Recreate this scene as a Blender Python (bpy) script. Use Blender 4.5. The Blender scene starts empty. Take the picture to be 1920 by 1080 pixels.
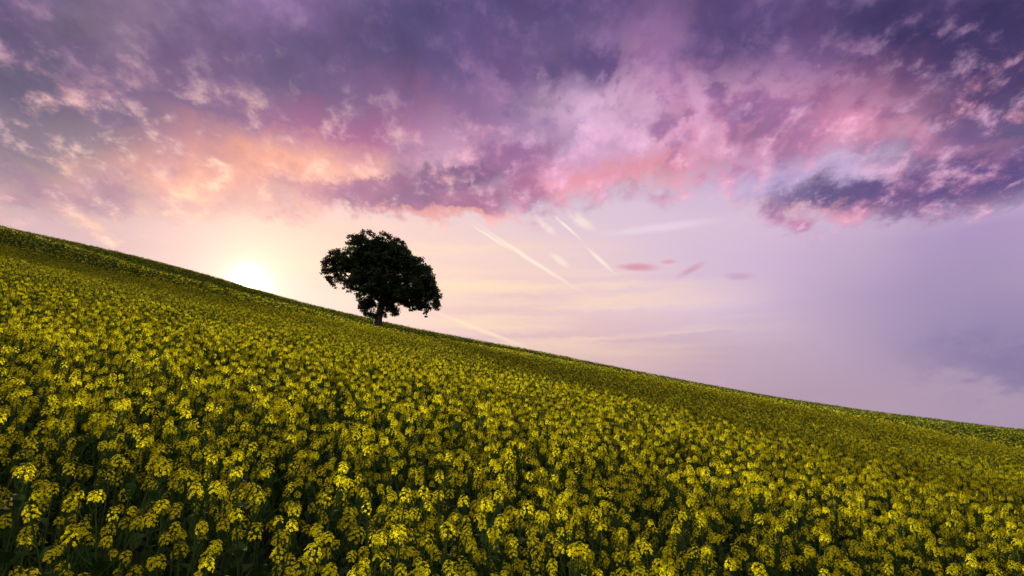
import bpy, math, random
import numpy as np
from mathutils import Vector, Matrix, Euler

R = math.radians
scene = bpy.context.scene
col = scene.collection
random.seed(7)
rng = np.random.default_rng(7)

# ------------------------------------------------------------------ camera
FPX, HORIZON = 1100.0, 830.0               # focal length and horizon row of the 1920 x 1080 photograph
PITCH = math.atan((HORIZON - 540.0) / FPX)
cam_d = bpy.data.cameras.new('camera')
cam = bpy.data.objects.new('camera', cam_d)
col.objects.link(cam)
cam.location = (0, 0, 0)
cam.rotation_euler = (R(90) + PITCH, 0, 0)
cam_d.sensor_width = 36.0
cam_d.lens = FPX / 1920 * 36
cam_d.clip_start = 0.05
cam_d.clip_end = 20000
scene.camera = cam

def look(px, py):
    u, v = (px - 960) / FPX, (540 - py) / FPX
    d = Vector((u, math.cos(PITCH) - v * math.sin(PITCH), math.sin(PITCH) + v * math.cos(PITCH)))
    return d.normalized()
def azel(px, py):
    d = look(px, py)
    return math.atan2(d.x, d.y), math.asin(d.z)

# ------------------------------------------------------------------ colour management
vs = scene.view_settings
vs.view_transform = 'Standard'; vs.look = 'None'; vs.exposure = 1.25; vs.gamma = 1.0
vs.use_curve_mapping = False

def lin(r, g, b, a=1.0):
    f = lambda c: (c / 255 / 12.92) if c <= 10 else ((c / 255 + 0.055) / 1.055) ** 2.4
    return (f(r), f(g), f(b), a)

cy = scene.cycles
cy.use_adaptive_sampling = True; cy.adaptive_threshold = 0.015; cy.adaptive_min_samples = 8
cy.use_denoising = True
cy.max_bounces = 5; cy.diffuse_bounces = 4; cy.glossy_bounces = 1; cy.transmission_bounces = 4; cy.volume_bounces = 0; cy.transparent_max_bounces = 4
cy.sample_clamp_indirect = 4.0

# ------------------------------------------------------------------ sun direction
SUN_DIR = look(467, 499)                  # lamp aim, raised above the visible sun so its light clears the crest
CORE_DIR = look(466, 533)                 # the sun's core, cut by the crest
SUN_AZ, SUN_EL = math.atan2(SUN_DIR.x, SUN_DIR.y), math.asin(SUN_DIR.z)

# ------------------------------------------------------------------ sky
world = bpy.data.worlds.new('World'); scene.world = world
world.use_nodes = True
world.cycles.sampling_method = 'MANUAL'; world.cycles.sample_map_resolution = 512
nt = world.node_tree; nt.nodes.clear()
N, L = nt.nodes.new, nt.links.new
def setin(sock, v):
    if isinstance(v, bpy.types.NodeSocket): L(v, sock)
    else: sock.default_value = v
def math_(op, a, b=0.0, c=0.0):
    n = N('ShaderNodeMath'); n.operation = op
    setin(n.inputs[0], a); setin(n.inputs[1], b)
    if op == 'MULTIPLY_ADD': setin(n.inputs[2], c)
    return n.outputs[0]
def vmath(op, a, b=(0, 0, 0)):
    n = N('ShaderNodeVectorMath'); n.operation = op
    setin(n.inputs[0], a)
    if op == 'SCALE': setin(n.inputs['Scale'], b)
    else: setin(n.inputs[1], b)
    return n.outputs['Value'] if op in ('DOT_PRODUCT', 'LENGTH') else n.outputs['Vector']
def mix(fac, a, b, mode='MIX'):
    n = N('ShaderNodeMix'); n.data_type = 'RGBA'; n.blend_type = mode; n.clamp_factor = True
    setin(n.inputs[0], fac); setin(n.inputs[6], a); setin(n.inputs[7], b); return n.outputs[2]
def ramp_(v, lo, hi, tlo=0.0, thi=1.0, kind='SMOOTHSTEP'):
    n = N('ShaderNodeMapRange'); n.interpolation_type = kind
    setin(n.inputs[0], v); n.inputs[1].default_value = lo; n.inputs[2].default_value = hi
    n.inputs[3].default_value = tlo; n.inputs[4].default_value = thi; return n.outputs[0]
def noise(vec, scale, detail=6, rough=0.55, dist=0.0):
    n = N('ShaderNodeTexNoise'); n.noise_dimensions = '2D'; L(vec, n.inputs['Vector'])
    n.inputs['Scale'].default_value = scale; n.inputs['Detail'].default_value = detail
    n.inputs['Roughness'].default_value = rough; n.inputs['Distortion'].default_value = dist
    return n.outputs[0]
def ellipse(px, py, rx, ry, ang):
    """centre, radii and tilt (azimuth, elevation) of an ellipse seen at a place in the photograph"""
    a0, e0 = azel(px, py); c, n = math.cos(R(ang)) * 30, math.sin(R(ang)) * 30
    p, q = azel(px + c, py + n), azel(px - c, py - n)
    da, de = (p[0] - q[0]) / 60, (p[1] - q[1]) / 60
    p, q = azel(px + n, py - c), azel(px - n, py + c)
    fa, fe = (p[0] - q[0]) / 60, (p[1] - q[1]) / 60
    t = round(math.degrees(math.atan2(de, da)) / 2) * 2
    return a0, e0, rx * math.hypot(da, de), ry * math.hypot(fa, fe), R(t)
frames = {}
def blob(vec, px, py, rx, ry, ang=0.0, hard=0.55, s=1.0):
    """weight of one small cloud: a soft ellipse on the sky (azimuth, elevation)"""
    a0, e0, ra, re, ang = ellipse(px, py, rx, ry, ang)
    c, n = math.cos(ang), math.sin(ang)
    if ang and (vec, ang) not in frames:
        k = N('ShaderNodeCombineXYZ')
        L(vmath('DOT_PRODUCT', vec, (c, n, 0)), k.inputs[0]); L(vmath('DOT_PRODUCT', vec, (-n, c, 0)), k.inputs[1])
        frames[(vec, ang)] = k.outputs[0]
    v = frames[(vec, ang)] if ang else vec
    ca, ce = (c * a0 + n * e0, -n * a0 + c * e0) if ang else (a0, e0)
    m = N('ShaderNodeVectorMath'); m.operation = 'MULTIPLY_ADD'
    L(v, m.inputs[0]); m.inputs[1].default_value = (1 / ra, 1 / re, 0); m.inputs[2].default_value = (-ca / ra, -ce / re, 0)
    return ramp_(vmath('LENGTH', m.outputs[0]), 1.0, 1.0 - hard, 0.0, s)

# broad colour of the sky and of the cloud deck, as soft patches: px, py, rx, ry, angle, colour, strength, hardness
CLEAR = [
    (1080, 500, 900, 330, 0, (222, 196, 212), .9, .8),
    (820, 540, 560, 210, 6, (248, 212, 194), .95, .9),
    (480, 440, 480, 180, 6, (246, 196, 178), .85, .9),
    (130, 430, 440, 150, 4, (206, 170, 174), .9, .9),
    (1480, 500, 420, 150, 0, (206, 178, 210), .7, .8),
    (1780, 600, 560, 320, 0, (162, 140, 180), .85, .9),
    (1940, 650, 460, 230, 0, (136, 122, 164), .7, .9),
    (1460, 330, 300, 80, 0, (186, 162, 214), .8, .7),
    (1880, 440, 300, 90, 0, (164, 138, 188), .7, .7),
    (1180, 690, 560, 120, 10, (204, 166, 174), .8, .9),
    (1520, 730, 520, 130, 9, (174, 148, 172), .85, .9),
]
MASS = [
    (960, 40, 2400, 420, 0, (120, 88, 144), .9, .4),
    (420, 250, 760, 190, 4, (146, 108, 146), .85, .6),
    (1240, 220, 620, 160, -3, (174, 122, 168), .8, .6),
    (100, 130, 560, 260, 0, (98, 88, 120), .85, .6),
    (240, 60, 240, 130, -32, (150, 122, 146), .6, .8),
    (50, 120, 240, 110, 0, (78, 76, 108), .8, .7),
    (40, 300, 340, 110, 0, (138, 118, 136), .85, .6),
    (600, 200, 460, 190, 0, (118, 84, 132), .85, .6),
    (680, 270, 420, 90, -4, (172, 96, 146), .85, .7),
    (560, 130, 150, 90, 10, (86, 72, 120), .8, .7),
    (850, 50, 300, 160, 0, (80, 70, 124), .85, .6),
    (1020, 70, 230, 150, 0, (84, 68, 118), .85, .6),
    (1500, 40, 460, 150, 0, (86, 64, 116), .85, .6),
    (1880, 90, 500, 270, 0, (54, 46, 92), .95, .6),
    (1760, 190, 280, 120, 0, (84, 62, 112), .6, .7),
    (1060, 225, 290, 105, 0, (218, 180, 214), .85, .8),
    (860, 250, 130, 46, -10, (224, 186, 212), .7, .7),
    (930, 190, 130, 100, 0, (110, 78, 132), .8, .6),
    (1250, 170, 190, 80, 0, (196, 134, 174), .6, .7),
    (1560, 200, 250, 60, 6, (206, 126, 160), .6, .7),
    (1400, 270, 400, 60, 2, (212, 138, 170), .7, .7),
    (1860, 320, 300, 90, -10, (92, 76, 130), .9, .5),
    (1150, 322, 300, 42, -6, (246, 156, 166), .8, .7),
    (460, 312, 320, 56, 4, (250, 168, 142), .9, .7),
    (650, 330, 240, 50, 0, (248, 182, 162), .8, .7),
    (330, 352, 260, 38, 6, (242, 180, 156), .7, .7),
    (380, 395, 300, 30, 6, (224, 162, 160), .5, .8),
    (560, 370, 240, 40, 4, (224, 146, 150), .6, .7),
    (120, 385, 330, 40, 6, (206, 170, 168), .6, .8),
]
DECK = [
    (960, -60, 2100, 600, 0, 1.0, .3),
    (300, 285, 1000, 200, 4, 1.0, .7),
    (820, 350, 340, 90, 2, 1.0, .6),
    (1850, 200, 560, 200, 0, 1.0, .6),
    (1740, 345, 640, 105, -6, 1.0, .8),
]
BASE = [(-4, (160, 144, 162)), (2, (192, 170, 182)), (10, (214, 190, 202)), (18, (214, 190, 212)), (27, (208, 186, 212)), (38, (200, 178, 210)), (60, (188, 168, 206)), (90, (182, 164, 204))]
def smooth01(x): x = np.clip(x, 0, 1); return x * x * (3 - 2 * x)
def nblob(A, E, px, py, rx, ry, ang, hard):
    a0, e0, ra, re, ang = ellipse(px, py, rx, ry, ang)
    c, n = math.cos(ang), math.sin(ang)
    dx, dy = A - a0, E - e0
    return smooth01((1 - np.sqrt(((c * dx + n * dy) / ra) ** 2 + ((-n * dx + c * dy) / re) ** 2)) / hard)
AZ = np.radians(np.concatenate([[-180, -75, -58], np.linspace(-47, 47, 27), [62, 180]]))
def sky_rows(els, rows, base=True):
    """colour and cover of the patches along lines of equal elevation, one colour ramp each"""
    E = np.radians(np.array(els, float))[:, None] + 0 * AZ[None]; A = AZ[None] + 0 * E
    Cn = np.zeros(E.shape + (3,)); W = np.zeros(E.shape)
    bl = np.array([lin(*c)[:3] for _, c in BASE])
    for k in range(3): Cn[..., k] = np.interp(np.degrees(E), [e for e, _ in BASE], bl[:, k])
    for (px, py, rx, ry, a, c, s, hd) in rows:
        w = nblob(A, E, px, py, rx, ry, a, hd) * s
        Cn += (np.array(lin(*c)[:3]) - Cn) * w[..., None]; W = np.maximum(W, w)
    Cn[:, 0] = Cn[:, -1] = (Cn[:, 1] + Cn[:, -2]) / 2
    W[:, 0] = W[:, -1] = (W[:, 1] + W[:, -2]) / 2
    return Cn, W
def sky_ramps(els, Cn, W=None):
    rs = []
    for i, e in enumerate(els):
        r = N('ShaderNodeValToRGB'); rs.append(r); cr = r.color_ramp; cr.interpolation = 'LINEAR'
        for j, a in enumerate(AZ):
            p = float((a + math.pi) / (2 * math.pi))
            k = cr.elements[j] if j < 2 else cr.elements.new(p)
            k.position = p; c = Cn[i, j] if W is None else (W[i, j],) * 3
            k.color = (float(c[0]), float(c[1]), float(c[2]), 1)
    return rs
def sky_table(vec, els, rs):
    sp = N('ShaderNodeSeparateXYZ'); L(vec, sp.inputs[0])
    fa = ramp_(sp.outputs[0], -math.pi, math.pi, kind='LINEAR')
    out = None
    for i, (e, r) in enumerate(zip(els, rs)):
        L(fa, r.inputs[0]); o = r.outputs[0]
        if out is None: out = o; continue
        k = 1 / (R(e) - R(els[i - 1]))
        out = mix(math_('MULTIPLY_ADD', sp.outputs[1], k, c=-R(els[i - 1]) * k), out, o)
    return out
EL1 = [0, 4, 8, 12, 16, 20, 25]
EL2 = [9, 12.5, 15, 17.5, 20, 22.5, 25, 28, 31.5, 35, 40, 48]
c1, _ = sky_rows(EL1, CLEAR)
c2, _ = sky_rows(EL2, CLEAR + MASS)
RAMP1, RAMP2 = sky_ramps(EL1, c1), sky_ramps(EL2, c2)
tc = N('ShaderNodeTexCoord')
D = tc.outputs['Generated']
skyn = N('ShaderNodeTexSky'); skyn.sky_type = 'NISHITA'; skyn.sun_disc = False
skyn.sun_elevation = SUN_EL; skyn.sun_rotation = SUN_AZ; skyn.dust_density = 3.0
sep = N('ShaderNodeSeparateXYZ'); L(D, sep.inputs[0])
X, Y, Z = sep.outputs
az = math_('ARCTAN2', X, Y); el = math_('ARCSINE', Z)
cmb = N('ShaderNodeCombineXYZ'); L(az, cmb.inputs[0]); L(el, cmb.inputs[1])
Q = cmb.outputs[0]
# coordinates of the cloud sheet: stretched sideways towards the horizon
den = math_('ADD', math_('ABSOLUTE', Z), 0.38)
cs = N('ShaderNodeCombineXYZ'); L(math_('DIVIDE', X, den), cs.inputs[0]); L(math_('DIVIDE', Y, math_('MULTIPLY', den, 1.25)), cs.inputs[1])
P = cs.outputs[0]
t1 = noise(P, 6.5, 10, 0.64, 0.1)
t2 = noise(vmath('ADD', P, (4.3, 1.7, 0)), 17.0, 6, 0.60, 0.1)
t3 = noise(vmath('ADD', P, (-2.3, 6.7, 0)), 5.0, 9, 0.58, 0.1)
wv = N('ShaderNodeCombineXYZ'); L(t3, wv.inputs[0]); L(t1, wv.inputs[1])
wf = N('ShaderNodeCombineXYZ'); L(t1, wf.inputs[0]); L(t2, wf.inputs[1])
off1 = vmath('SUBTRACT', wv.outputs[0], (0.5, 0.5, 0)); off2 = vmath('SUBTRACT', wf.outputs[0], (0.5, 0.5, 0))
QW = vmath('ADD', vmath('ADD', Q, vmath('MULTIPLY', off1, (0.20, 0.13, 0))), vmath('MULTIPLY', off2, (0.05, 0.06, 0)))
QF = vmath('ADD', Q, vmath('MULTIPLY', off2, (0.018, 0.014, 0)))
QC = vmath('ADD', Q, vmath('MULTIPLY', off2, (0.006, 0.005, 0)))
QM = vmath('ADD', vmath('ADD', Q, vmath('MULTIPLY', off1, (0.12, 0.07, 0))), vmath('MULTIPLY', off2, (0.05, 0.05, 0)))

C = sky_table(QF, EL1, RAMP1)
def paint(C, vec, rows):
    for (px, py, rx, ry, a, c, s, hd) in rows:
        C = mix(blob(vec, px, py, rx, ry, a, hd, s), C, lin(*c))
    return C
C = paint(C, QM, [
    (1960, 690, 420, 80, 5, (112, 102, 148), .5, 1.0),
    (1800, 738, 340, 40, 9, (176, 154, 176), .6, .95),
])
# thin peach cirrus low right of the tree
rot = N('ShaderNodeMapping'); L(QF, rot.inputs[0]); rot.inputs['Rotation'].default_value = (0, 0, R(9)); rot.inputs['Scale'].default_value = (2.4, 36.0, 1)
ci = noise(rot.outputs[0], 1.0, 4, 0.5, 0.15)
C = mix(math_('MULTIPLY', ramp_(ci, 0.38, 0.72), blob(QF, 980, 560, 560, 150, 8, .9, .85)), C, lin(255, 222, 186))
C = mix(math_('MULTIPLY', ramp_(ci, 0.46, 0.30), blob(QF, 1000, 600, 600, 130, 8, .7, .2)), C, lin(214, 170, 176))
# vapour trails and small clouds
C = paint(C, QC, [
    (990, 484, 150, 6, 32, (255, 238, 216), .8, .95),
    (920, 445, 60, 4.5, 32, (255, 240, 220), .7, .95),
    (1062, 425, 52, 4, 42, (255, 240, 226), .8, .95),
    (1126, 488, 50, 6, 43, (255, 240, 220), .75, .95),
    (1024, 424, 30, 10, 42, (255, 238, 220), .55, .8),
    (1088, 414, 40, 14, 33, (255, 236, 222), .55, .8),
    (1050, 488, 30, 9, 33, (255, 238, 218), .55, .8),
    (900, 618, 130, 6, 20, (255, 226, 196), .6, .8),
    (1230, 428, 150, 12, -6, (236, 214, 232), .6, .8),
    (1196, 501, 52, 10, 0, (214, 140, 162), .8, .8),
    (1296, 506, 40, 9, -26, (206, 148, 172), .7, .9),
    (1253, 491, 20, 6, 0, (220, 150, 170), .7, .8),
    (1385, 518, 40, 10, 0, (190, 150, 180), .5, .8),
])
# the cloud deck
M = sky_table(QW, EL2, RAMP2)
M = paint(M, QM, [
    (1690, 362, 480, 50, -7, (98, 80, 132), .95, .7),
    (1900, 318, 260, 40, -8, (92, 76, 130), .9, .8),
    (1740, 262, 230, 36, 12, (232, 150, 176), .55, .95),
    (1360, 385, 190, 24, 4, (246, 176, 186), .6, .95),
    (1520, 402, 220, 20, -3, (236, 164, 184), .55, .95),
    (1110, 128, 80, 56, 0, (80, 66, 116), .8, .7),
    (780, 372, 250, 52, 4, (168, 106, 146), .95, .5),
    (860, 330, 90, 34, 0, (124, 86, 132), .9, .5),
    (960, 300, 130, 50, 0, (150, 96, 146), .8, .6),
    (990, 352, 80, 32, 0, (164, 102, 146), .8, .6),
    (860, 408, 250, 16, 2, (248, 172, 164), .75, .6),
])
cm = None
for (px, py, rx, ry, a, st, hd) in DECK:
    b = blob(QM, px, py, rx, ry, a, hd, st)
    cm = b if cm is None else math_('MAXIMUM', cm, b)
cm = ramp_(math_('ADD', cm, math_('MULTIPLY', math_('SUBTRACT', t1, 0.5), 1.1)), 0.15, 0.70)
# a field of small backlit puffs: dark cores, bright gaps
vo = N('ShaderNodeTexVoronoi'); vo.voronoi_dimensions = '2D'; vo.feature = 'SMOOTH_F1'
vo.inputs['Scale'].default_value = 12.0; vo.inputs['Detail'].default_value = 0.0; vo.inputs['Smoothness'].default_value = 0.6
L(vmath('ADD', P, vmath('ADD', vmath('MULTIPLY', off1, (0.30, 0.30, 0)), vmath('MULTIPLY', off2, (0.10, 0.12, 0)))), vo.inputs['Vector'])
pf = vo.outputs['Distance']
pm = blob(QM, 1270, 220, 520, 170, 4, .9)
# billows: dark bellies and lit rims
up = ramp_(el, R(22), R(36))
sunang = math_('ARCCOSINE', math_('MINIMUM', vmath('DOT_PRODUCT', D, tuple(CORE_DIR)), 1.0))
near = ramp_(sunang, 0.55, 0.15)
tl = math_('MULTIPLY_ADD', t2, 0.45, math_('MULTIPLY', t1, 0.55))
lit = mix(near, mix(up, lin(250, 166, 178), lin(200, 126, 166)), lin(255, 200, 160))
M = mix(math_('MULTIPLY', ramp_(tl, 0.48, 0.72), math_('SUBTRACT', 0.72, math_('MULTIPLY', up, 0.58))), M, lit)
dark = mix(up, lin(132, 92, 142), lin(66, 56, 104))
M = mix(ramp_(math_('MULTIPLY_ADD', t2, 0.25, math_('MULTIPLY', t3, 0.75)), 0.47, 0.66, 0, .60), M, dark)
M = mix(math_('MULTIPLY', ramp_(t2, 0.50, 0.80), math_('SUBTRACT', 0.5, math_('MULTIPLY', up, 0.42))), M, mix(near, lin(236, 194, 224), lin(255, 214, 186)))
M = mix(math_('MULTIPLY', ramp_(pf, 0.42, 0.08), math_('MULTIPLY', pm, 0.50)), M, lin(118, 84, 140))
M = mix(math_('MULTIPLY', ramp_(pf, 0.30, 0.65), math_('MULTIPLY', pm, 0.40)), M, lin(234, 184, 214))
M = vmath('SCALE', M, math_('MULTIPLY_ADD', tl, 1.3, 0.36))
C = mix(cm, C, M)

# the sun's aureole
def gauss(sig, amp):
    q = math_('DIVIDE', sunang, sig)
    return math_('MULTIPLY', math_('EXPONENT', math_('MULTIPLY', math_('MULTIPLY', q, q), -1.0)), amp)
def addc(C, w, c):
    return vmath('ADD', C, vmath('SCALE', c, w))
C = addc(C, gauss(0.021, 2.2), (1.0, 0.93, 0.75))
C = addc(C, gauss(0.062, 0.34), (1.0, 0.74, 0.42))
C = addc(C, gauss(0.15, 0.08), (1.0, 0.62, 0.36))
C = addc(C, gauss(0.008, 30.0), (1.0, 0.85, 0.55))
C = vmath('ADD', C, vmath('SCALE', skyn.outputs[0], 0.004))
bg = N('ShaderNodeBackground'); L(C, bg.inputs[0]); bg.inputs[1].default_value = 0.42
wo = N('ShaderNodeOutputWorld'); L(bg.outputs[0], wo.inputs[0])

# ------------------------------------------------------------------ sun lamp
sd = bpy.data.lights.new('sun', 'SUN'); sun = bpy.data.objects.new('sun', sd); col.objects.link(sun)
sd.energy = 5.0; sd.angle = R(3.6); sd.color = (1.0, 0.81, 0.48)
sun.rotation_euler = Vector(SUN_DIR).to_track_quat('Z', 'Y').to_euler()
sun.location = SUN_DIR * 200

# ------------------------------------------------------------------ terrain
CAN, B = 0.80, 0.173
XT = np.arange(-90, 91, 7.5)
A17 = np.array([21.399, 19.749, 18.099, 16.449, 14.799, 13.149, 11.145, 9.026, 6.794, 5.01, 3.203, 1.5, 0.235, -1.227, -2.67, -3.951, -5.349, -6.408, -7.534, -8.454, -9.59, -10.265, -10.94, -11.615, -12.29])
A18 = np.array([21.037, 19.387, 17.737, 16.087, 14.437, 12.787, 10.78, 8.652, 6.419, 4.66, 2.87, 1.179, -0.088, -1.55, -3.002, -4.298, -5.741, -6.778, -7.928, -8.812, -9.961, -10.636, -11.311, -11.986, -12.661])
AT = A17 * 0.4 + A18 * 0.6
def across(x):
    o = np.linspace(-9, 9, 13); g = np.exp(-(o / 4.5) ** 2); g /= g.sum()
    return sum(gi * np.interp(x + oi, XT, AT) for gi, oi in zip(g, o))
def swale(x, y):
    w = 1 / (1 + np.exp(-np.clip((y - 16) / 5, -50, 50)))
    return w * (0.22 * np.sin(0.21 * y + 0.05 * x + .6) * np.exp(-((x + 30) / 45) ** 2) + 0.10 * np.sin(0.11 * x - 0.17 * y))
def soft(q, w): return (np.sqrt(q * q + w * w) + q) / 2
def canopy(x, y):
    x = np.asarray(x, float); y = np.asarray(y, float)
    z = -CAN + B * y + across(x) - .4 * soft(y - 84, 7) + swale(x, np.minimum(y, 140))
    z = z - .45 * soft(-x - 86, 6) - .10 * soft(x - 120, 10)
    return z
PLANT_H = 1.05
def ground_z(x, y):
    z = canopy(x, y) - PLANT_H
    floor = -34 + 1.5 * np.sin(np.asarray(x) * .004) * np.sin(np.asarray(y) * .003)
    return floor + soft(z - floor, 3)

# ------------------------------------------------------------------ materials
def new_mat(name):
    m = bpy.data.materials.new(name); m.use_nodes = True
    t = m.node_tree; t.nodes.clear()
    return m, t
def leafy(name, c0, c1, trans, rough=0.55, spec=0.2, tcol=None, nscale=30.0):
    m, t = new_mat(name); n, l = t.nodes.new, t.links.new
    oi = n('ShaderNodeObjectInfo'); tcd = n('ShaderNodeTexCoord')
    nz = n('ShaderNodeTexNoise'); nz.inputs['Scale'].default_value = nscale; nz.inputs['Detail'].default_value = 3
    l(tcd.outputs['Object'], nz.inputs['Vector'])
    ad = n('ShaderNodeMath'); ad.operation = 'ADD'; l(nz.outputs[0], ad.inputs[0])
    ml = n('ShaderNodeMath'); ml.operation = 'MULTIPLY_ADD'; l(oi.outputs['Random'], ml.inputs[0]); ml.inputs[1].default_value = 0.5; ml.inputs[2].default_value = -0.25
    l(ml.outputs[0], ad.inputs[1]); ad.use_clamp = True
    mr = n('ShaderNodeMapRange'); mr.inputs[1].default_value = .25; mr.inputs[2].default_value = .75; l(ad.outputs[0], mr.inputs[0])
    mx = n('ShaderNodeMix'); mx.data_type = 'RGBA'; l(mr.outputs[0], mx.inputs[0])
    mx.inputs[6].default_value = (*c0, 1); mx.inputs[7].default_value = (*c1, 1)
    p = n('ShaderNodeBsdfPrincipled'); l(mx.outputs[2], p.inputs['Base Color'])
    p.inputs['Roughness'].default_value = rough; p.inputs['Specular IOR Level'].default_value = spec
    tr = n('ShaderNodeBsdfTranslucent')
    if tcol: tr.inputs[0].default_value = (*tcol, 1)
    else: l(mx.outputs[2], tr.inputs[0])
    ms = n('ShaderNodeMixShader'); ms.inputs[0].default_value = trans
    l(p.outputs[0], ms.inputs[1]); l(tr.outputs[0], ms.inputs[2])
    o = n('ShaderNodeOutputMaterial'); l(ms.outputs[0], o.inputs[0])
    return m
M_PETAL = leafy('petal', (0.74, 0.71, 0.008), (0.86, 0.85, 0.014), 0.42, 0.6, 0.0)
M_BUD = leafy('bud', (0.07, 0.13, 0.02), (0.15, 0.21, 0.025), 0.2, 0.7, 0.02)
M_STEM = leafy('stem_green', (0.035, 0.085, 0.015), (0.065, 0.125, 0.024), 0.1, 0.7, 0.03)
M_LEAF = leafy('plant_leaf', (0.03, 0.07, 0.016), (0.06, 0.115, 0.026), 0.3, 0.7, 0.03)
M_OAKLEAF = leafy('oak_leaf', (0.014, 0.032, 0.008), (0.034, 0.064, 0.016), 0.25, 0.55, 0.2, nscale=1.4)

def ground_mat():
    m, t = new_mat('field_soil'); n, l = t.nodes.new, t.links.new
    tcd = n('ShaderNodeTexCoord')
    a = n('ShaderNodeTexNoise'); a.inputs['Scale'].default_value = 0.8; a.inputs['Detail'].default_value = 8; l(tcd.outputs['Object'], a.inputs['Vector'])
    b = n('ShaderNodeTexNoise'); b.inputs['Scale'].default_value = 0.02; b.inputs['Detail'].default_value = 4; l(tcd.outputs['Object'], b.inputs['Vector'])
    r = n('ShaderNodeValToRGB'); l(a.outputs[0], r.inputs[0])
    r.color_ramp.elements[0].position = .35; r.color_ramp.elements[0].color = (.020, .024, .010, 1)
    r.color_ramp.elements[1].position = .7; r.color_ramp.elements[1].color = (.045, .055, .018, 1)
    mx = n('ShaderNodeMix'); mx.data_type = 'RGBA'; l(b.outputs[0], mx.inputs[0]); l(r.outputs[0], mx.inputs[6]); mx.inputs[7].default_value = (.05, .065, .02, 1)
    bp = n('ShaderNodeBump'); bp.inputs['Strength'].default_value = .6; bp.inputs['Distance'].default_value = .05; l(a.outputs[0], bp.inputs['Height'])
    p = n('ShaderNodeBsdfPrincipled'); p.inputs['Roughness'].default_value = .95; l(mx.outputs[2], p.inputs['Base Color']); l(bp.outputs[0], p.inputs['Normal'])
    o = n('ShaderNodeOutputMaterial'); l(p.outputs[0], o.inputs[0]); return m
def bark_mat():
    m, t = new_mat('oak_bark'); n, l = t.nodes.new, t.links.new
    tcd = n('ShaderNodeTexCoord'); mp = n('ShaderNodeMapping'); mp.inputs['Scale'].default_value = (6, 6, 1.2); l(tcd.outputs['Object'], mp.inputs[0])
    a = n('ShaderNodeTexNoise'); a.inputs['Scale'].default_value = 2; a.inputs['Detail'].default_value = 8; l(mp.outputs[0], a.inputs['Vector'])
    r = n('ShaderNodeValToRGB'); l(a.outputs[0], r.inputs[0])
    r.color_ramp.elements[0].color = (.014, .011, .008, 1); r.color_ramp.elements[1].color = (.07, .055, .04, 1)
    bp = n('ShaderNodeBump'); bp.inputs['Strength'].default_value = .8; bp.inputs['Distance'].default_value = .08; l(a.outputs[0], bp.inputs['Height'])
    p = n('ShaderNodeBsdfPrincipled'); p.inputs['Roughness'].default_value = .9; l(r.outputs[0], p.inputs['Base Color']); l(bp.outputs[0], p.inputs['Normal'])
    o = n('ShaderNodeOutputMaterial'); l(p.outputs[0], o.inputs[0]); return m
M_SOIL, M_BARK = ground_mat(), bark_mat()

# ------------------------------------------------------------------ mesh helper
class MB:
    def __init__(s): s.v = []; s.f = []; s.m = []
    def add(s, vs, fs, mi=0):
        k = len(s.v); s.v.extend(vs)
        for f in fs: s.f.append(tuple(i + k for i in f)); s.m.append(mi)
    def merge(s, o, mat=None, remap=None):
        k = len(s.v)
        s.v.extend([tuple(mat @ Vector(p)) for p in o.v] if mat is not None else o.v)
        for f, m in zip(o.f, o.m): s.f.append(tuple(i + k for i in f)); s.m.append(remap[m] if remap else m)
    def tube(s, pts, rads, sides=5, mi=0):
        pts = [Vector(p) for p in pts]; k = len(s.v); n = len(pts)
        for i, (p, r) in enumerate(zip(pts, rads)):
            d = (pts[min(i + 1, n - 1)] - pts[max(i - 1, 0)]).normalized()
            a = d.cross(Vector((0.31, 0.95, 0.05))).normalized(); b = d.cross(a)
            for j in range(sides):
                t = 2 * math.pi * j / sides
                s.v.append(tuple(p + a * (r * math.cos(t)) + b * (r * math.sin(t))))
        for i in range(n - 1):
            for j in range(sides):
                s.f.append((k + i * sides + j, k + i * sides + (j + 1) % sides, k + (i + 1) * sides + (j + 1) % sides, k + (i + 1) * sides + j)); s.m.append(mi)
    def mesh(s, name, mats, smooth=True):
        me = bpy.data.meshes.new(name)
        me.from_pydata(s.v, [], s.f)
        for m in mats: me.materials.append(m)
        if len(mats) > 1: me.polygons.foreach_set('material_index', s.m)
        me.polygons.foreach_set('use_smooth', [smooth] * len(s.f))
        me.update(); return me
def link(name, me, parent=None):
    o = bpy.data.objects.new(name, me); col.objects.link(o)
    if parent is not None: o.parent = parent
    return o

# ------------------------------------------------------------------ the hill sheet, out to the horizon
def axis(near, step, far, n):
    a = np.arange(0, near + step / 2, step)
    b = near * (far / near) ** (np.arange(1, n + 1) / n)
    return np.concatenate([-(np.concatenate([a, b])[::-1][:-1]), np.concatenate([a, b])])
gx = axis(130, 2.5, 2500, 24); gy = axis(130, 2.5, 2500, 24)
GX, GY = np.meshgrid(gx, gy); GZ = ground_z(GX, GY)
nx, ny = len(gx), len(gy)
vv = np.stack([GX.ravel(), GY.ravel(), GZ.ravel()], 1)
ff = [(j * nx + i, j * nx + i + 1, (j + 1) * nx + i + 1, (j + 1) * nx + i) for j in range(ny - 1) for i in range(nx - 1)]
me = bpy.data.meshes.new('ground'); me.from_pydata(vv.tolist(), [], ff); me.materials.append(M_SOIL)
me.polygons.foreach_set('use_smooth', [True] * len(ff)); me.update()
ground = link('ground', me)
ground['kind'] = 'structure'; ground['label'] = 'sloping hillside soil under the rapeseed crop'

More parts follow.
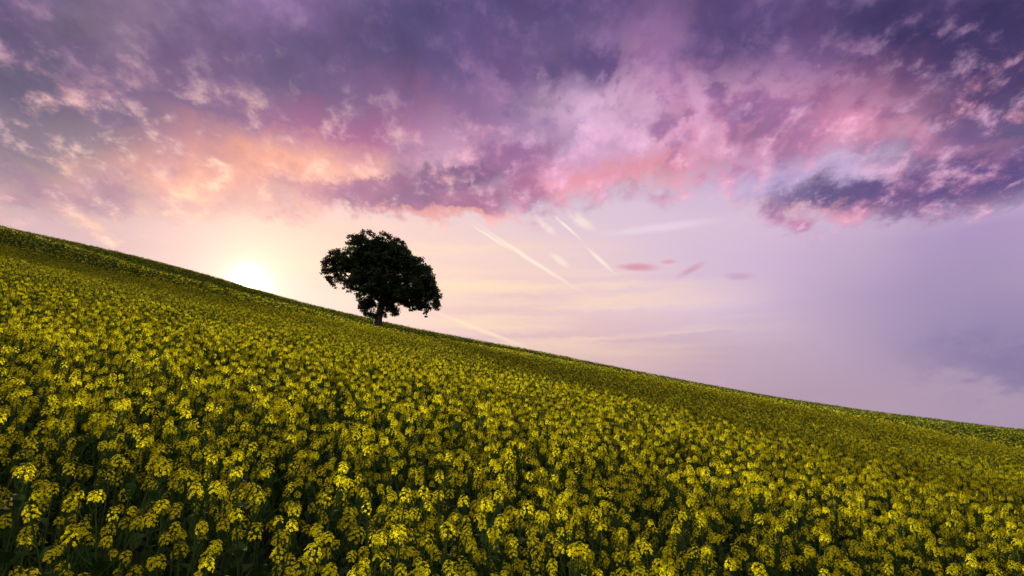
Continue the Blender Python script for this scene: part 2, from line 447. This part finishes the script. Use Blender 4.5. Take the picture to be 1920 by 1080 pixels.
def canopy1(x, y): return float(canopy(x, y))
def ground1(x, y): return float(ground_z(x, y))
def quads_mesh(name, V, mats):
    """V: (n, 4, 3) separate quads"""
    n = len(V); me = bpy.data.meshes.new(name)
    me.vertices.add(n * 4); me.vertices.foreach_set('co', V.reshape(-1).astype(np.float32))
    me.loops.add(n * 4); me.loops.foreach_set('vertex_index', np.arange(n * 4, dtype=np.int32))
    me.polygons.add(n); me.polygons.foreach_set('loop_start', np.arange(0, n * 4, 4, dtype=np.int32))
    for m in mats: me.materials.append(m)
    me.update(calc_edges=True); me.validate(); return me
def unit(a): return a / np.maximum(np.linalg.norm(a, axis=-1, keepdims=True), 1e-9)

# ------------------------------------------------------------------ the oak
u_t = -0.2338
ys = np.linspace(25, 70, 400); tt = canopy(u_t * ys, ys) / ys
TY = float(ys[np.argmax(tt > 0.1950)]) if (tt > 0.1950).any() else 58.0
TX = u_t * TY
TG = ground1(TX, TY)
SC = TY / FPX / 4.5 * 1.02                       # metres for one unit of the crown sketch below
BASE_Z = canopy1(TX, TY)                         # the sketch's y = 960 is the top of the crop round the trunk
tree = bpy.data.objects.new('oak_tree', None); col.objects.link(tree)
tree.location = (TX, TY, TG)
tree['label'] = 'lone dark oak tree with broad domed crown standing on the hill crest'; tree['category'] = 'tree'
def tp(cx, cy, d=0.0):                           # sketch -> tree space, d = depth in metres
    return Vector(((cx - 660) * SC, d, BASE_Z - TG + (960 - cy) * SC))
CL = [  # crown masses: x, y, half width, half height
    (600, 262, 175, 82), (750, 285, 150, 88), (480, 300, 125, 88), (850, 335, 85, 88), (640, 350, 200, 110),
    (600, 430, 210, 110), (790, 430, 190, 120), (430, 400, 140, 80), (310, 395, 95, 68), (245, 440, 60, 62),
    (225, 520, 36, 50), (232, 575, 18, 26), (228, 550, 26, 30), (270, 490, 40, 40), (400, 470, 70, 45), (375, 565, 70, 34), (320, 590, 26, 24), (450, 650, 42, 54), (470, 600, 50, 40),
    (540, 630, 80, 55), (560, 560, 100, 70), (455, 702, 32, 20), (980, 470, 100, 76), (1070, 490, 50, 52), (930, 420, 70, 70), (1050, 610, 105, 85), (1110, 600, 48, 66), (1120, 690, 62, 86),
    (1155, 775, 32, 54), (1000, 650, 110, 85), (930, 590, 120, 90), (880, 700, 110, 66), (990, 765, 80, 46), (940, 805, 44, 24), (1060, 850, 16, 36), (1075, 800, 40, 40), (780, 640, 120, 85),
    (690, 560, 140, 110), (700, 680, 120, 70), (580, 770, 76, 52), (540, 800, 40, 50), (560, 850, 44, 26), (625, 860, 40, 40), (600, 700, 70, 40), (770, 800, 54, 52), (815, 850, 22, 36), (735, 770, 56, 60), (700, 850, 26, 44)]
lv = []
r2 = np.random.default_rng(11)
hx = 520 * SC
for (cx, cy, rx, ry) in CL:
    W = max(0.0, 1 - ((cx - 690) / 560) ** 2) ** .5
    deep = hx * W * (0.3 if cy > 720 else .8)
    for q in range(max(3, int(rx * ry / 110))):
        a, rr = r2.uniform(0, 2 * np.pi), math.sqrt(r2.uniform(0, 1))
        rad = min(r2.uniform(15, 30), .62 * min(rx, ry)); k = max(.3, 1 - .55 * rad / min(rx, ry))
        x_, y_ = cx + math.cos(a) * rr * rx * k, cy + math.sin(a) * rr * ry * k
        c = tp(x_, y_, r2.uniform(-1, 1) * deep * (1 - .4 * rr)); rad *= SC
        n = int(34 * (rad / (22 * SC)) ** 2) + 8
        d = unit(r2.normal(size=(n, 3))) * (r2.uniform(.1, 1.15, n) ** .6)[:, None] * rad * np.array([1.2, 1.2, .75])
        lv.append(np.array(c) + d)
LP = np.concatenate(lv)
def leaf_quads(Pn, smin, smax, r):
    n = len(Pn); a = unit(r.normal(size=(n, 3))); b = unit(np.cross(a, r.normal(size=(n, 3))))
    s = r.uniform(smin, smax, n)[:, None]
    return np.stack([Pn - a * s, Pn + b * s * .62, Pn + a * s, Pn - b * s * .62], 1)
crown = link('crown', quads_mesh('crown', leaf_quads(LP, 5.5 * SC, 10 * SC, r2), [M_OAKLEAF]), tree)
def limb_pts(a, b, sag, n=7):
    out = []
    for i in range(n):
        t = i / (n - 1); p = a.lerp(b, t)
        p.z += math.sin(t * math.pi) * sag; p.x += math.sin(t * 9 + a.x) * .05 * (b - a).length * t * (1 - t) * 2
        p.y += math.cos(t * 7 + b.x) * .06 * (b - a).length * t * (1 - t) * 2
        out.append(p)
    return out
mb = MB()
root = tp(657, 960); root.z = -.25
mid = tp(668, 900); fork = tp(690, 760); top = tp(700, 560); tip = tp(690, 300)
w = 31 * SC
mb.tube([root, tp(656, 985), mid, tp(676, 830), fork, tp(694, 660), top, tp(705, 430), tip], [w * 1.75, w * 1.35, w * 1.02, w * .95, w * .92, w * .75, w * .55, w * .36, w * .1], 12)
for k in range(7):                                # root flare
    a = k * .9; mb.tube([Vector((root.x + math.cos(a) * w * .7, math.sin(a) * w * .7, .9)), Vector((root.x + math.cos(a) * w * 2.0, math.sin(a) * w * 2.0, -.15))], [w * .5, w * .25], 6)
link('trunk', mb.mesh('trunk', [M_BARK]), tree)
for (x0, y0, x1, y1, dd, rr) in [(690, 760, 240, 450, -1.2, .5), (690, 790, 560, 820, -.6, .2), (695, 700, 1130, 640, .8, .55), (690, 740, 1060, 800, -1.4, .32), (698, 640, 450, 300, 1.5, .5),
                                 (700, 600, 880, 330, -1.2, .5), (686, 790, 790, 810, .6, .2), (694, 690, 380, 560, .9, .36), (694, 700, 460, 650, -2., .3), (700, 560, 620, 260, -.8, .35), (700, 620, 1000, 480, 1.6, .4), (698, 640, 800, 600, -2.6, .4), (698, 650, 620, 500, 2.8, .4)]:
    a, b = tp(x0, y0), tp(x1, y1, dd * SC * 160)
    pts = limb_pts(a, b, 22 * SC); m2 = MB()
    m2.tube(pts, [w * rr * (1 - .85 * i / 6) for i in range(7)], 7)
    for k in range(3, 7):
        for s in (-1, 1):
            e = pts[k] + Vector((random.uniform(-.5, .5), random.uniform(-.6, .6), random.uniform(-.1, .7))) * 110 * SC
            m2.tube([pts[k], pts[k].lerp(e, .5) + Vector((0, 0, .05)), e], [w * rr * .3, w * rr * .2, w * rr * .06], 4)
    link('limb', m2.mesh('limb', [M_BARK]), tree)

# ------------------------------------------------------------------ rapeseed plants
def basis(n):
    n = n.normalized(); a = n.cross(Vector((.3, .2, .93)) if abs(n.z) < .9 else Vector((1, 0, 0))).normalized()
    return a, n.cross(a), n
def floret(mb, c, n, r, spin, mi=0):
    a, b, n = basis(n); vs = []; fs = []
    for k in range(4):
        t = spin + k * math.pi / 2 + random.uniform(-.12, .12)
        d = a * math.cos(t) + b * math.sin(t); s = b * math.cos(t) - a * math.sin(t)
        cup = random.uniform(.10, .42); i = len(vs)
        vs += [c + d * r * .06, c + d * r * .60 + s * r * .50 + n * r * cup, c + d * r * 1.0 + s * r * .27 + n * r * (cup * .75),
               c + d * r * 1.0 - s * r * .27 + n * r * (cup * .75), c + d * r * .60 - s * r * .50 + n * r * cup]
        fs.append((i, i + 1, i + 2, i + 3, i + 4))
    mb.add([tuple(v) for v in vs], fs, mi)
def ribbon(mb, p, q, w0, w1, mi):
    d = (q - p); s = d.cross(Vector((.4, .7, .2))).normalized()
    mb.add([tuple(p - s * w0), tuple(p + s * w0), tuple(q + s * w1), tuple(q - s * w1)], [(0, 1, 2, 3)], mi)
def make_head(rad, n, tall=1.15, nbud=9):
    """one raceme: florets on pedicels round the axis, buds on top, young pods below; origin at the base of the dome"""
    mb = MB(); up = Vector((0, 0, 1)); hh = rad * tall
    for i in range(n):
        t = (i + .5) / n; ph = i * 2.39996 + random.uniform(-.3, .3)
        th = R(22 + 92 * t ** .85) + random.uniform(-.1, .1)
        rr = rad * random.uniform(.86, 1.12)
        p = Vector((math.sin(th) * math.cos(ph) * rr, math.sin(th) * math.sin(ph) * rr, math.cos(th) * hh + hh * .25))
        ax = Vector((0, 0, p.z - rad * .55))
        nrm = (Vector((math.cos(ph) * math.sin(th), math.sin(ph) * math.sin(th), math.cos(th) + .45)) + Vector((random.uniform(-.3, .3), random.uniform(-.3, .3), random.uniform(-.2, .3))))
        floret(mb, p, nrm, random.uniform(.0066, .0090), random.uniform(0, 1.57), 0)
        ribbon(mb, ax, p, .0009, .0007, 2)
    for i in range(nbud):
        ph = i * 2.4; q = .0035 * math.sqrt(i)
        c = Vector((math.cos(ph) * q, math.sin(ph) * q, hh * 1.22 - i * .0009)); s = random.uniform(.0022, .0032)
        d = Vector((math.cos(ph) * .3, math.sin(ph) * .3, 1)).normalized() * s * 2
        a, b, _ = basis(d)
        mb.add([tuple(c + d), tuple(c + a * s), tuple(c + b * s), tuple(c - a * s), tuple(c - b * s), tuple(c - d)],
               [(0, 1, 2), (0, 2, 3), (0, 3, 4), (0, 4, 1), (5, 2, 1), (5, 3, 2), (5, 4, 3), (5, 1, 4)], 1)
    mb.tube([(0, 0, -.09), (0, 0, hh * 1.1)], [.0022, .0012], 4, 2)
    for i in range(8):
        ph = i * 2.4 + 1; z = -.012 - i * .0105
        p = Vector((0, 0, z)); q = p + Vector((math.cos(ph), math.sin(ph), .35)) * .016; e = q + Vector((math.cos(ph) * .35, math.sin(ph) * .35, 1)) * random.uniform(.018, .04)
        ribbon(mb, p, q, .0007, .0007, 2); ribbon(mb, q, e, .0013, .0005, 2)
    return mb
def make_leaf(ln, wd):
    mb = MB(); vs = []; n = 6
    for i in range(n):
        t = i / (n - 1); wv = wd * math.sin(math.pi * min(1, .12 + t * .88)) ** .8 * (1 if i < n - 1 else .05)
        x = ln * t; z = .30 * ln * math.sin(t * 2.4) - .22 * ln * t * t
        rip = .10 * wd * (-1) ** i
        vs += [(x, -wv, z + wv * .35 + rip), (x, 0, z), (x, wv, z + wv * .35 - rip)]
    fs = []
    for i in range(n - 1):
        k = i * 3; fs += [(k, k + 1, k + 4, k + 3), (k + 1, k + 2, k + 5, k + 4)]
    mb.add(vs, fs); return mb
random.seed(21)
HEAD_B = [make_head(r_, n_, t_) for (r_, n_, t_) in [(.016, 12, 1.7), (.020, 17, 1.5), (.022, 20, 1.7), (.024, 22, 1.3), (.026, 25, 1.5), (.027, 26, 1.8), (.030, 30, 1.2), (.023, 18, 2.3), (.021, 15, 1.5), (.031, 32, 1.45)]]
LEAF_B = [make_leaf(random.uniform(.09, .17), random.uniform(.016, .032)) for _ in range(4)]
HEAD_B += [make_head(.017, 4, 1.4, 22), make_head(.020, 6, 1.5, 26), make_head(.020, 3, 1.7, 18)]      # still in bud
HMATS = [M_PETAL, M_BUD, M_STEM]
HEAD_M = [h.mesh('flower_head', HMATS, False) for h in HEAD_B]
LEAF_M = [l_.mesh('leaf', [M_LEAF]) for l_ in LEAF_B]
NVAR, NBUD = 12, 4
VARS = []
for v in range(NVAR + NBUD):
    parts = []                                   # name, mesh builder, mesh, matrix
    lean = Vector((random.uniform(-.07, .07), random.uniform(-.07, .07), 0)); Ht = .97
    def ax(t): return Vector((0, 0, Ht * t)) + lean * t * t + Vector((math.sin(t * 6 + v) * .006, math.cos(t * 5 + v) * .006, 0))
    st = MB(); st.tube([ax(i / 7) for i in range(8)], [.0055 - .0033 * i / 7 for i in range(8)], 5)
    parts.append(('stem', st, None, Matrix(), False))
    def head_at(p, d, on_branch=False):
        k = random.randrange(10) if v < NVAR or random.random() < .12 else random.randrange(10, 13); q = Vector((0, 0, 1)).rotation_difference(d.normalized())
        m = Matrix.Translation(p) @ q.to_matrix().to_4x4() @ Matrix.Rotation(random.uniform(0, 6.28), 4, 'Z') @ Matrix.Scale(random.uniform(.70, .98), 4)
        parts.append(('flower_head', HEAD_B[k], HEAD_M[k], m, on_branch))
    head_at(ax(1.0), ax(1.0) - ax(.9) + Vector((0, 0, .1)))
    nb = random.choice([1, 2, 3, 3, 4, 5]); p0 = random.uniform(0, 6.28)
    for b in range(nb):
        t0 = random.uniform(.55, .82); ph = p0 + b * 2.3 + random.uniform(-.4, .4)
        tz = random.uniform(.64, .95) * Ht; out = random.uniform(.04, .15)
        a = ax(t0); e = Vector((a.x + math.cos(ph) * out, a.y + math.sin(ph) * out, max(tz, a.z + .1)))
        m_ = a.lerp(e, .5) + Vector((math.cos(ph), math.sin(ph), -.4)) * .02
        bb = MB(); bb.tube([a, a.lerp(m_, .6), m_, m_.lerp(e, .6), e], [.0032, .003, .0027, .0024, .002], 4)
        parts.append(('branch', bb, None, Matrix(), False))
        head_at(e, e - m_ + Vector((0, 0, .03)), True)
    for k in range(random.randint(6, 9)):
        t0 = random.uniform(.25, .90); ph = k * 2.4 + random.uniform(-.5, .5); li = random.randrange(4)
        m = Matrix.Translation(ax(t0)) @ Matrix.Rotation(ph, 4, 'Z') @ Matrix.Rotation(R(random.uniform(-50, -5)), 4, 'Y') @ Matrix.Scale(1.35 - .8 * t0, 4)
        parts.append(('leaf', LEAF_B[li], LEAF_M[li], m, False))
    VARS.append(parts)

protos = bpy.data.collections.new('rapeseed_sources')          # source meshes of the mass, never placed in the scene itself
for v, parts in enumerate(VARS):
    big = MB(); out = []
    for (nm, b, me, m, ob) in parts:
        if me is None:
            me = b.mesh(nm, [M_STEM]); big.merge(b, m, {0: 2})
        elif nm == 'flower_head': big.merge(b, m)
        else: big.merge(b, m, {0: 3})
        out.append((nm, me, m, ob))
    VARS[v] = out
    protos.objects.link(bpy.data.objects.new('a_plant_%02d' % v, big.mesh('rapeseed_plant_mesh', HMATS + [M_LEAF], False)))
# distant patches of crop, about a metre across: the same plants in simpler form
NPAT = 8
for v in range(NPAT):
    mb = MB(); bloom = [.20, .17, .15, .13, .11, .09, .08, .07][v]
    for i in range(36):
        x, y = random.uniform(-.58, .58), random.uniform(-.58, .58); h0 = random.gauss(.96, .07)
        ribbon(mb, Vector((x, y, h0 - .55)), Vector((x, y, h0)), .006, .003, 2)
        for k in range(3):
            hx_, hy_, hz_ = x + random.uniform(-.11, .11), y + random.uniform(-.11, .11), h0 - random.uniform(0, .16)
            if random.random() < bloom:
                r0 = random.uniform(.028, .045)
                for q in range(8):
                    d = Vector((random.gauss(0, 1), random.gauss(0, 1), abs(random.gauss(.2, .8)))).normalized()
                    a, b, n_ = basis(d + Vector((random.uniform(-.4, .4), random.uniform(-.4, .4), .2))); c = Vector((hx_, hy_, hz_)) + d * r0; s = random.uniform(.013, .021)
                    mb.add([tuple(c - a * s), tuple(c - b * s), tuple(c + a * s), tuple(c + b * s)], [(0, 1, 2, 3)], 0)
            else:
                for q in range(3):
                    e = Vector((hx_, hy_, hz_)) + Vector((random.uniform(-.05, .05), random.uniform(-.05, .05), random.uniform(-.02, .06)))
                    ribbon(mb, e - Vector((0, 0, .10)), e, .006, .003, 2)
                d = Vector((hx_, hy_, hz_)); a, b, n_ = basis(Vector((random.gauss(0, 1), random.gauss(0, 1), 1)))
                mb.add([tuple(d - a * .014), tuple(d - b * .014), tuple(d + a * .014), tuple(d + b * .014)], [(0, 1, 2, 3)], 1)
        for k in range(4):
            c = Vector((x + random.uniform(-.1, .1), y + random.uniform(-.1, .1), h0 - random.uniform(.18, .5))); a, b, n_ = basis(Vector((random.gauss(0, 1), random.gauss(0, 1), random.gauss(.6, .6))))
            s = random.uniform(.03, .07); mb.add([tuple(c - a * s), tuple(c - b * s * .4), tuple(c + a * s), tuple(c + b * s * .4)], [(0, 1, 2, 3)], 3)
    protos.objects.link(bpy.data.objects.new('b_patch_%02d' % v, mb.mesh('rapeseed_patch_mesh', HMATS + [M_LEAF], False)))

# where the plants stand
def wob(x, y, f, s):                               # smooth patchiness
    return (np.sin(x * f + s) * np.sin(y * f * 1.13 + s * 2.1) + np.sin((x + y) * f * .61 + s * 3.3) * np.sin((x - y) * f * .47 + s)) * .5
r3 = np.random.default_rng(5)
FARY, STEP = 34.0, .136
gx_, gy_ = np.meshgrid(np.arange(-36, 36, STEP), np.arange(.3, FARY, STEP))
px_ = gx_.ravel() + r3.uniform(-.5, .5, gx_.size) * STEP * 1.1; py_ = gy_.ravel() + r3.uniform(-.5, .5, gx_.size) * STEP * 1.1
keep = (np.abs(px_) < .96 * py_ + 2.4) & (np.hypot(px_, py_) > .8)
thin = np.clip(1.25 - np.hypot((px_ + 1.8) / 1.3, (py_ - 1.4) / 1.1), 0, 1)           # a bare spot close by
keep &= r3.uniform(0, 1, px_.size) > (.10 + .16 * (wob(px_, py_, 2.3, 1.0) + .3) + .62 * thin)
px_, py_ = px_[keep], py_[keep]
pz_ = ground_z(px_, py_)
sc_ = 1.03 + .05 * wob(px_, py_, 1.4, 2.0) + r3.normal(0, .070, px_.size) - .10 * np.clip(1 - np.hypot((px_ + 1.9) / 1.3, (py_ - 1.5) / 1.2), 0, 1)
sc_ = np.clip(sc_, .80, 1.16)
va_ = r3.integers(0, NVAR, px_.size)
budp = np.clip((np.hypot(px_, py_) - 6.5) / 13, 0, .93) + .22 * wob(px_, py_, .6, 1.0) * (py_ > 5)
va_ = np.where(r3.uniform(0, 1, px_.size) < budp, NVAR + r3.integers(0, NBUD, px_.size), va_)
rz_ = r3.uniform(0, 2 * np.pi, px_.size)
lx_, ly_ = r3.normal(0, .10, px_.size), r3.normal(0, .10, px_.size)
# the 300 that show largest: the nearest whose top is in the picture
tz = pz_ + sc_ * 1.0
cy_ = py_ * math.cos(PITCH) + tz * math.sin(PITCH); cz_ = -py_ * math.sin(PITCH) + tz * math.cos(PITCH)
ix = 960 + FPX * px_ / cy_; iy = 540 - FPX * cz_ / cy_
seen = (cy_ > .4) & (ix > -15) & (ix < 1935) & (iy < 1090)
order = np.where(seen)[0]; order = order[np.argsort(np.hypot(np.hypot(px_, py_), tz)[order])][:300]
single = np.zeros(px_.size, bool); single[order] = True
print('plants', px_.size, 'nearest to', float(np.hypot(px_, py_)[order].max()), 'tree', TX, TY, 'leaves', len(LP))

COUNT = {2: 'two', 3: 'three', 4: 'four', 5: 'five', 6: 'six'}
WHERE = ['in the lower left corner', 'near the lower left corner', 'at bottom edge well left of centre', 'at bottom edge just left of centre',
         'at bottom edge just right of centre', 'at bottom edge well right of centre', 'near the lower right corner', 'in the lower right corner']
for i in order:
    e = bpy.data.objects.new('rapeseed_plant', None); col.objects.link(e)
    e.location = (px_[i], py_[i], pz_[i]); e.rotation_euler = (lx_[i], ly_[i], rz_[i]); e.scale = (sc_[i],) * 3
    e.empty_display_size = .05
    nh = sum(1 for p in VARS[va_[i]] if p[0] == 'flower_head')
    xx = min(max(ix[i], 0), 1919)
    where = WHERE[int(xx // 240)]
    tip = Euler((lx_[i], ly_[i], rz_[i])).to_matrix() @ Vector((0, 0, 1))
    lean = 'right-leaning ' if tip.x > .09 else 'left-leaning ' if tip.x < -.09 else ''
    size = 'tall ' if sc_[i] > 1.07 else 'short ' if sc_[i] < .97 else ''
    e['label'] = size + lean + 'rapeseed plant with ' + COUNT[nh] + ' yellow flower heads ' + where
    e['category'] = 'plant'; e['group'] = 'nearest rapeseed plants ' + where
    br = None
    for (nm, me, m, ob) in VARS[va_[i]]:
        o = bpy.data.objects.new(nm, me); col.objects.link(o)
        o.parent = br if ob else e; o.matrix_local = m
        if nm == 'branch': br = o

# everything behind them: one mass
STP = 1.0
hx2, hy2 = np.meshgrid(np.arange(-95, 95, STP), np.arange(FARY + .5, 97, STP))
qx = hx2.ravel() + r3.uniform(-.25, .25, hx2.size); qy = hy2.ravel() + r3.uniform(-.25, .25, hx2.size)
k2 = (np.abs(qx) < 1.0 * qy + 4)
k2 &= np.hypot(qx - TX, qy - TY) > .9
qx, qy = qx[k2], qy[k2]; qz = ground_z(qx, qy)
bl = 1.0 + 6.0 * np.clip((qy - 36) / 22, 0, 1) + 1.6 * wob(qx, qy, .16, .7) + r3.normal(0, .9, qx.size)
qv = NVAR + NBUD + np.clip(np.round(bl), 0, NPAT - 1).astype(int)
e1 = .6
nxv = -(ground_z(qx + e1, qy) - ground_z(qx - e1, qy)) / (2 * e1); nyv = -(ground_z(qx, qy + e1) - ground_z(qx, qy - e1)) / (2 * e1)
qrot = []
for a, b, rzv in zip(nxv, nyv, r3.uniform(0, 2 * np.pi, qx.size)):
    q = Vector((0, 0, 1)).rotation_difference(Vector((a, b, 1)).normalized())
    qrot.append((q.to_matrix() @ Matrix.Rotation(rzv, 3, 'Z')).to_euler()[:])
qrot = np.array(qrot); qs = 1.02 + .04 * wob(qx, qy, .5, 2.0) + r3.normal(0, .02, qx.size)
rest = ~single
pts = np.concatenate([np.stack([px_[rest], py_[rest], pz_[rest]], 1), np.stack([qx, qy, qz], 1)])
rots = np.concatenate([np.stack([lx_[rest], ly_[rest], rz_[rest]], 1), qrot])
scl = np.concatenate([sc_[rest], qs]); pick = np.concatenate([va_[rest], qv]).astype(np.int32)
me = bpy.data.meshes.new('rapeseed_field'); me.vertices.add(len(pts)); me.vertices.foreach_set('co', pts.ravel().astype(np.float32))
for nm, ty, key, arr in (('rot', 'FLOAT_VECTOR', 'vector', rots.ravel()), ('scl', 'FLOAT', 'value', scl), ('pick', 'INT', 'value', pick)):
    at = me.attributes.new(nm, ty, 'POINT'); at.data.foreach_set(key, arr if ty == 'INT' else arr.astype(np.float32))
field = link('rapeseed_field', me)
field['kind'] = 'stuff'; field['label'] = 'dense mass of yellow flowering rapeseed covering the hillside up to its crest'; field['category'] = 'crop'
ng = bpy.data.node_groups.new('grow_field', 'GeometryNodeTree')
ng.interface.new_socket('Geometry', in_out='INPUT', socket_type='NodeSocketGeometry'); ng.interface.new_socket('Geometry', in_out='OUTPUT', socket_type='NodeSocketGeometry')
gi, go = ng.nodes.new('NodeGroupInput'), ng.nodes.new('NodeGroupOutput')
ci_ = ng.nodes.new('GeometryNodeCollectionInfo'); ci_.inputs['Collection'].default_value = protos
ci_.inputs['Separate Children'].default_value = True; ci_.inputs['Reset Children'].default_value = True
iop = ng.nodes.new('GeometryNodeInstanceOnPoints'); iop.inputs['Pick Instance'].default_value = True
def attr(nm, ty):
    a = ng.nodes.new('GeometryNodeInputNamedAttribute'); a.data_type = ty; a.inputs[0].default_value = nm; return a.outputs[0]
gl = ng.links.new
gl(gi.outputs[0], iop.inputs['Points']); gl(ci_.outputs[0], iop.inputs['Instance'])
gl(attr('pick', 'INT'), iop.inputs['Instance Index']); gl(attr('rot', 'FLOAT_VECTOR'), iop.inputs['Rotation']); gl(attr('scl', 'FLOAT'), iop.inputs['Scale'])
gl(iop.outputs[0], go.inputs[0])
md = field.modifiers.new('grow', 'NODES'); md.node_group = ng
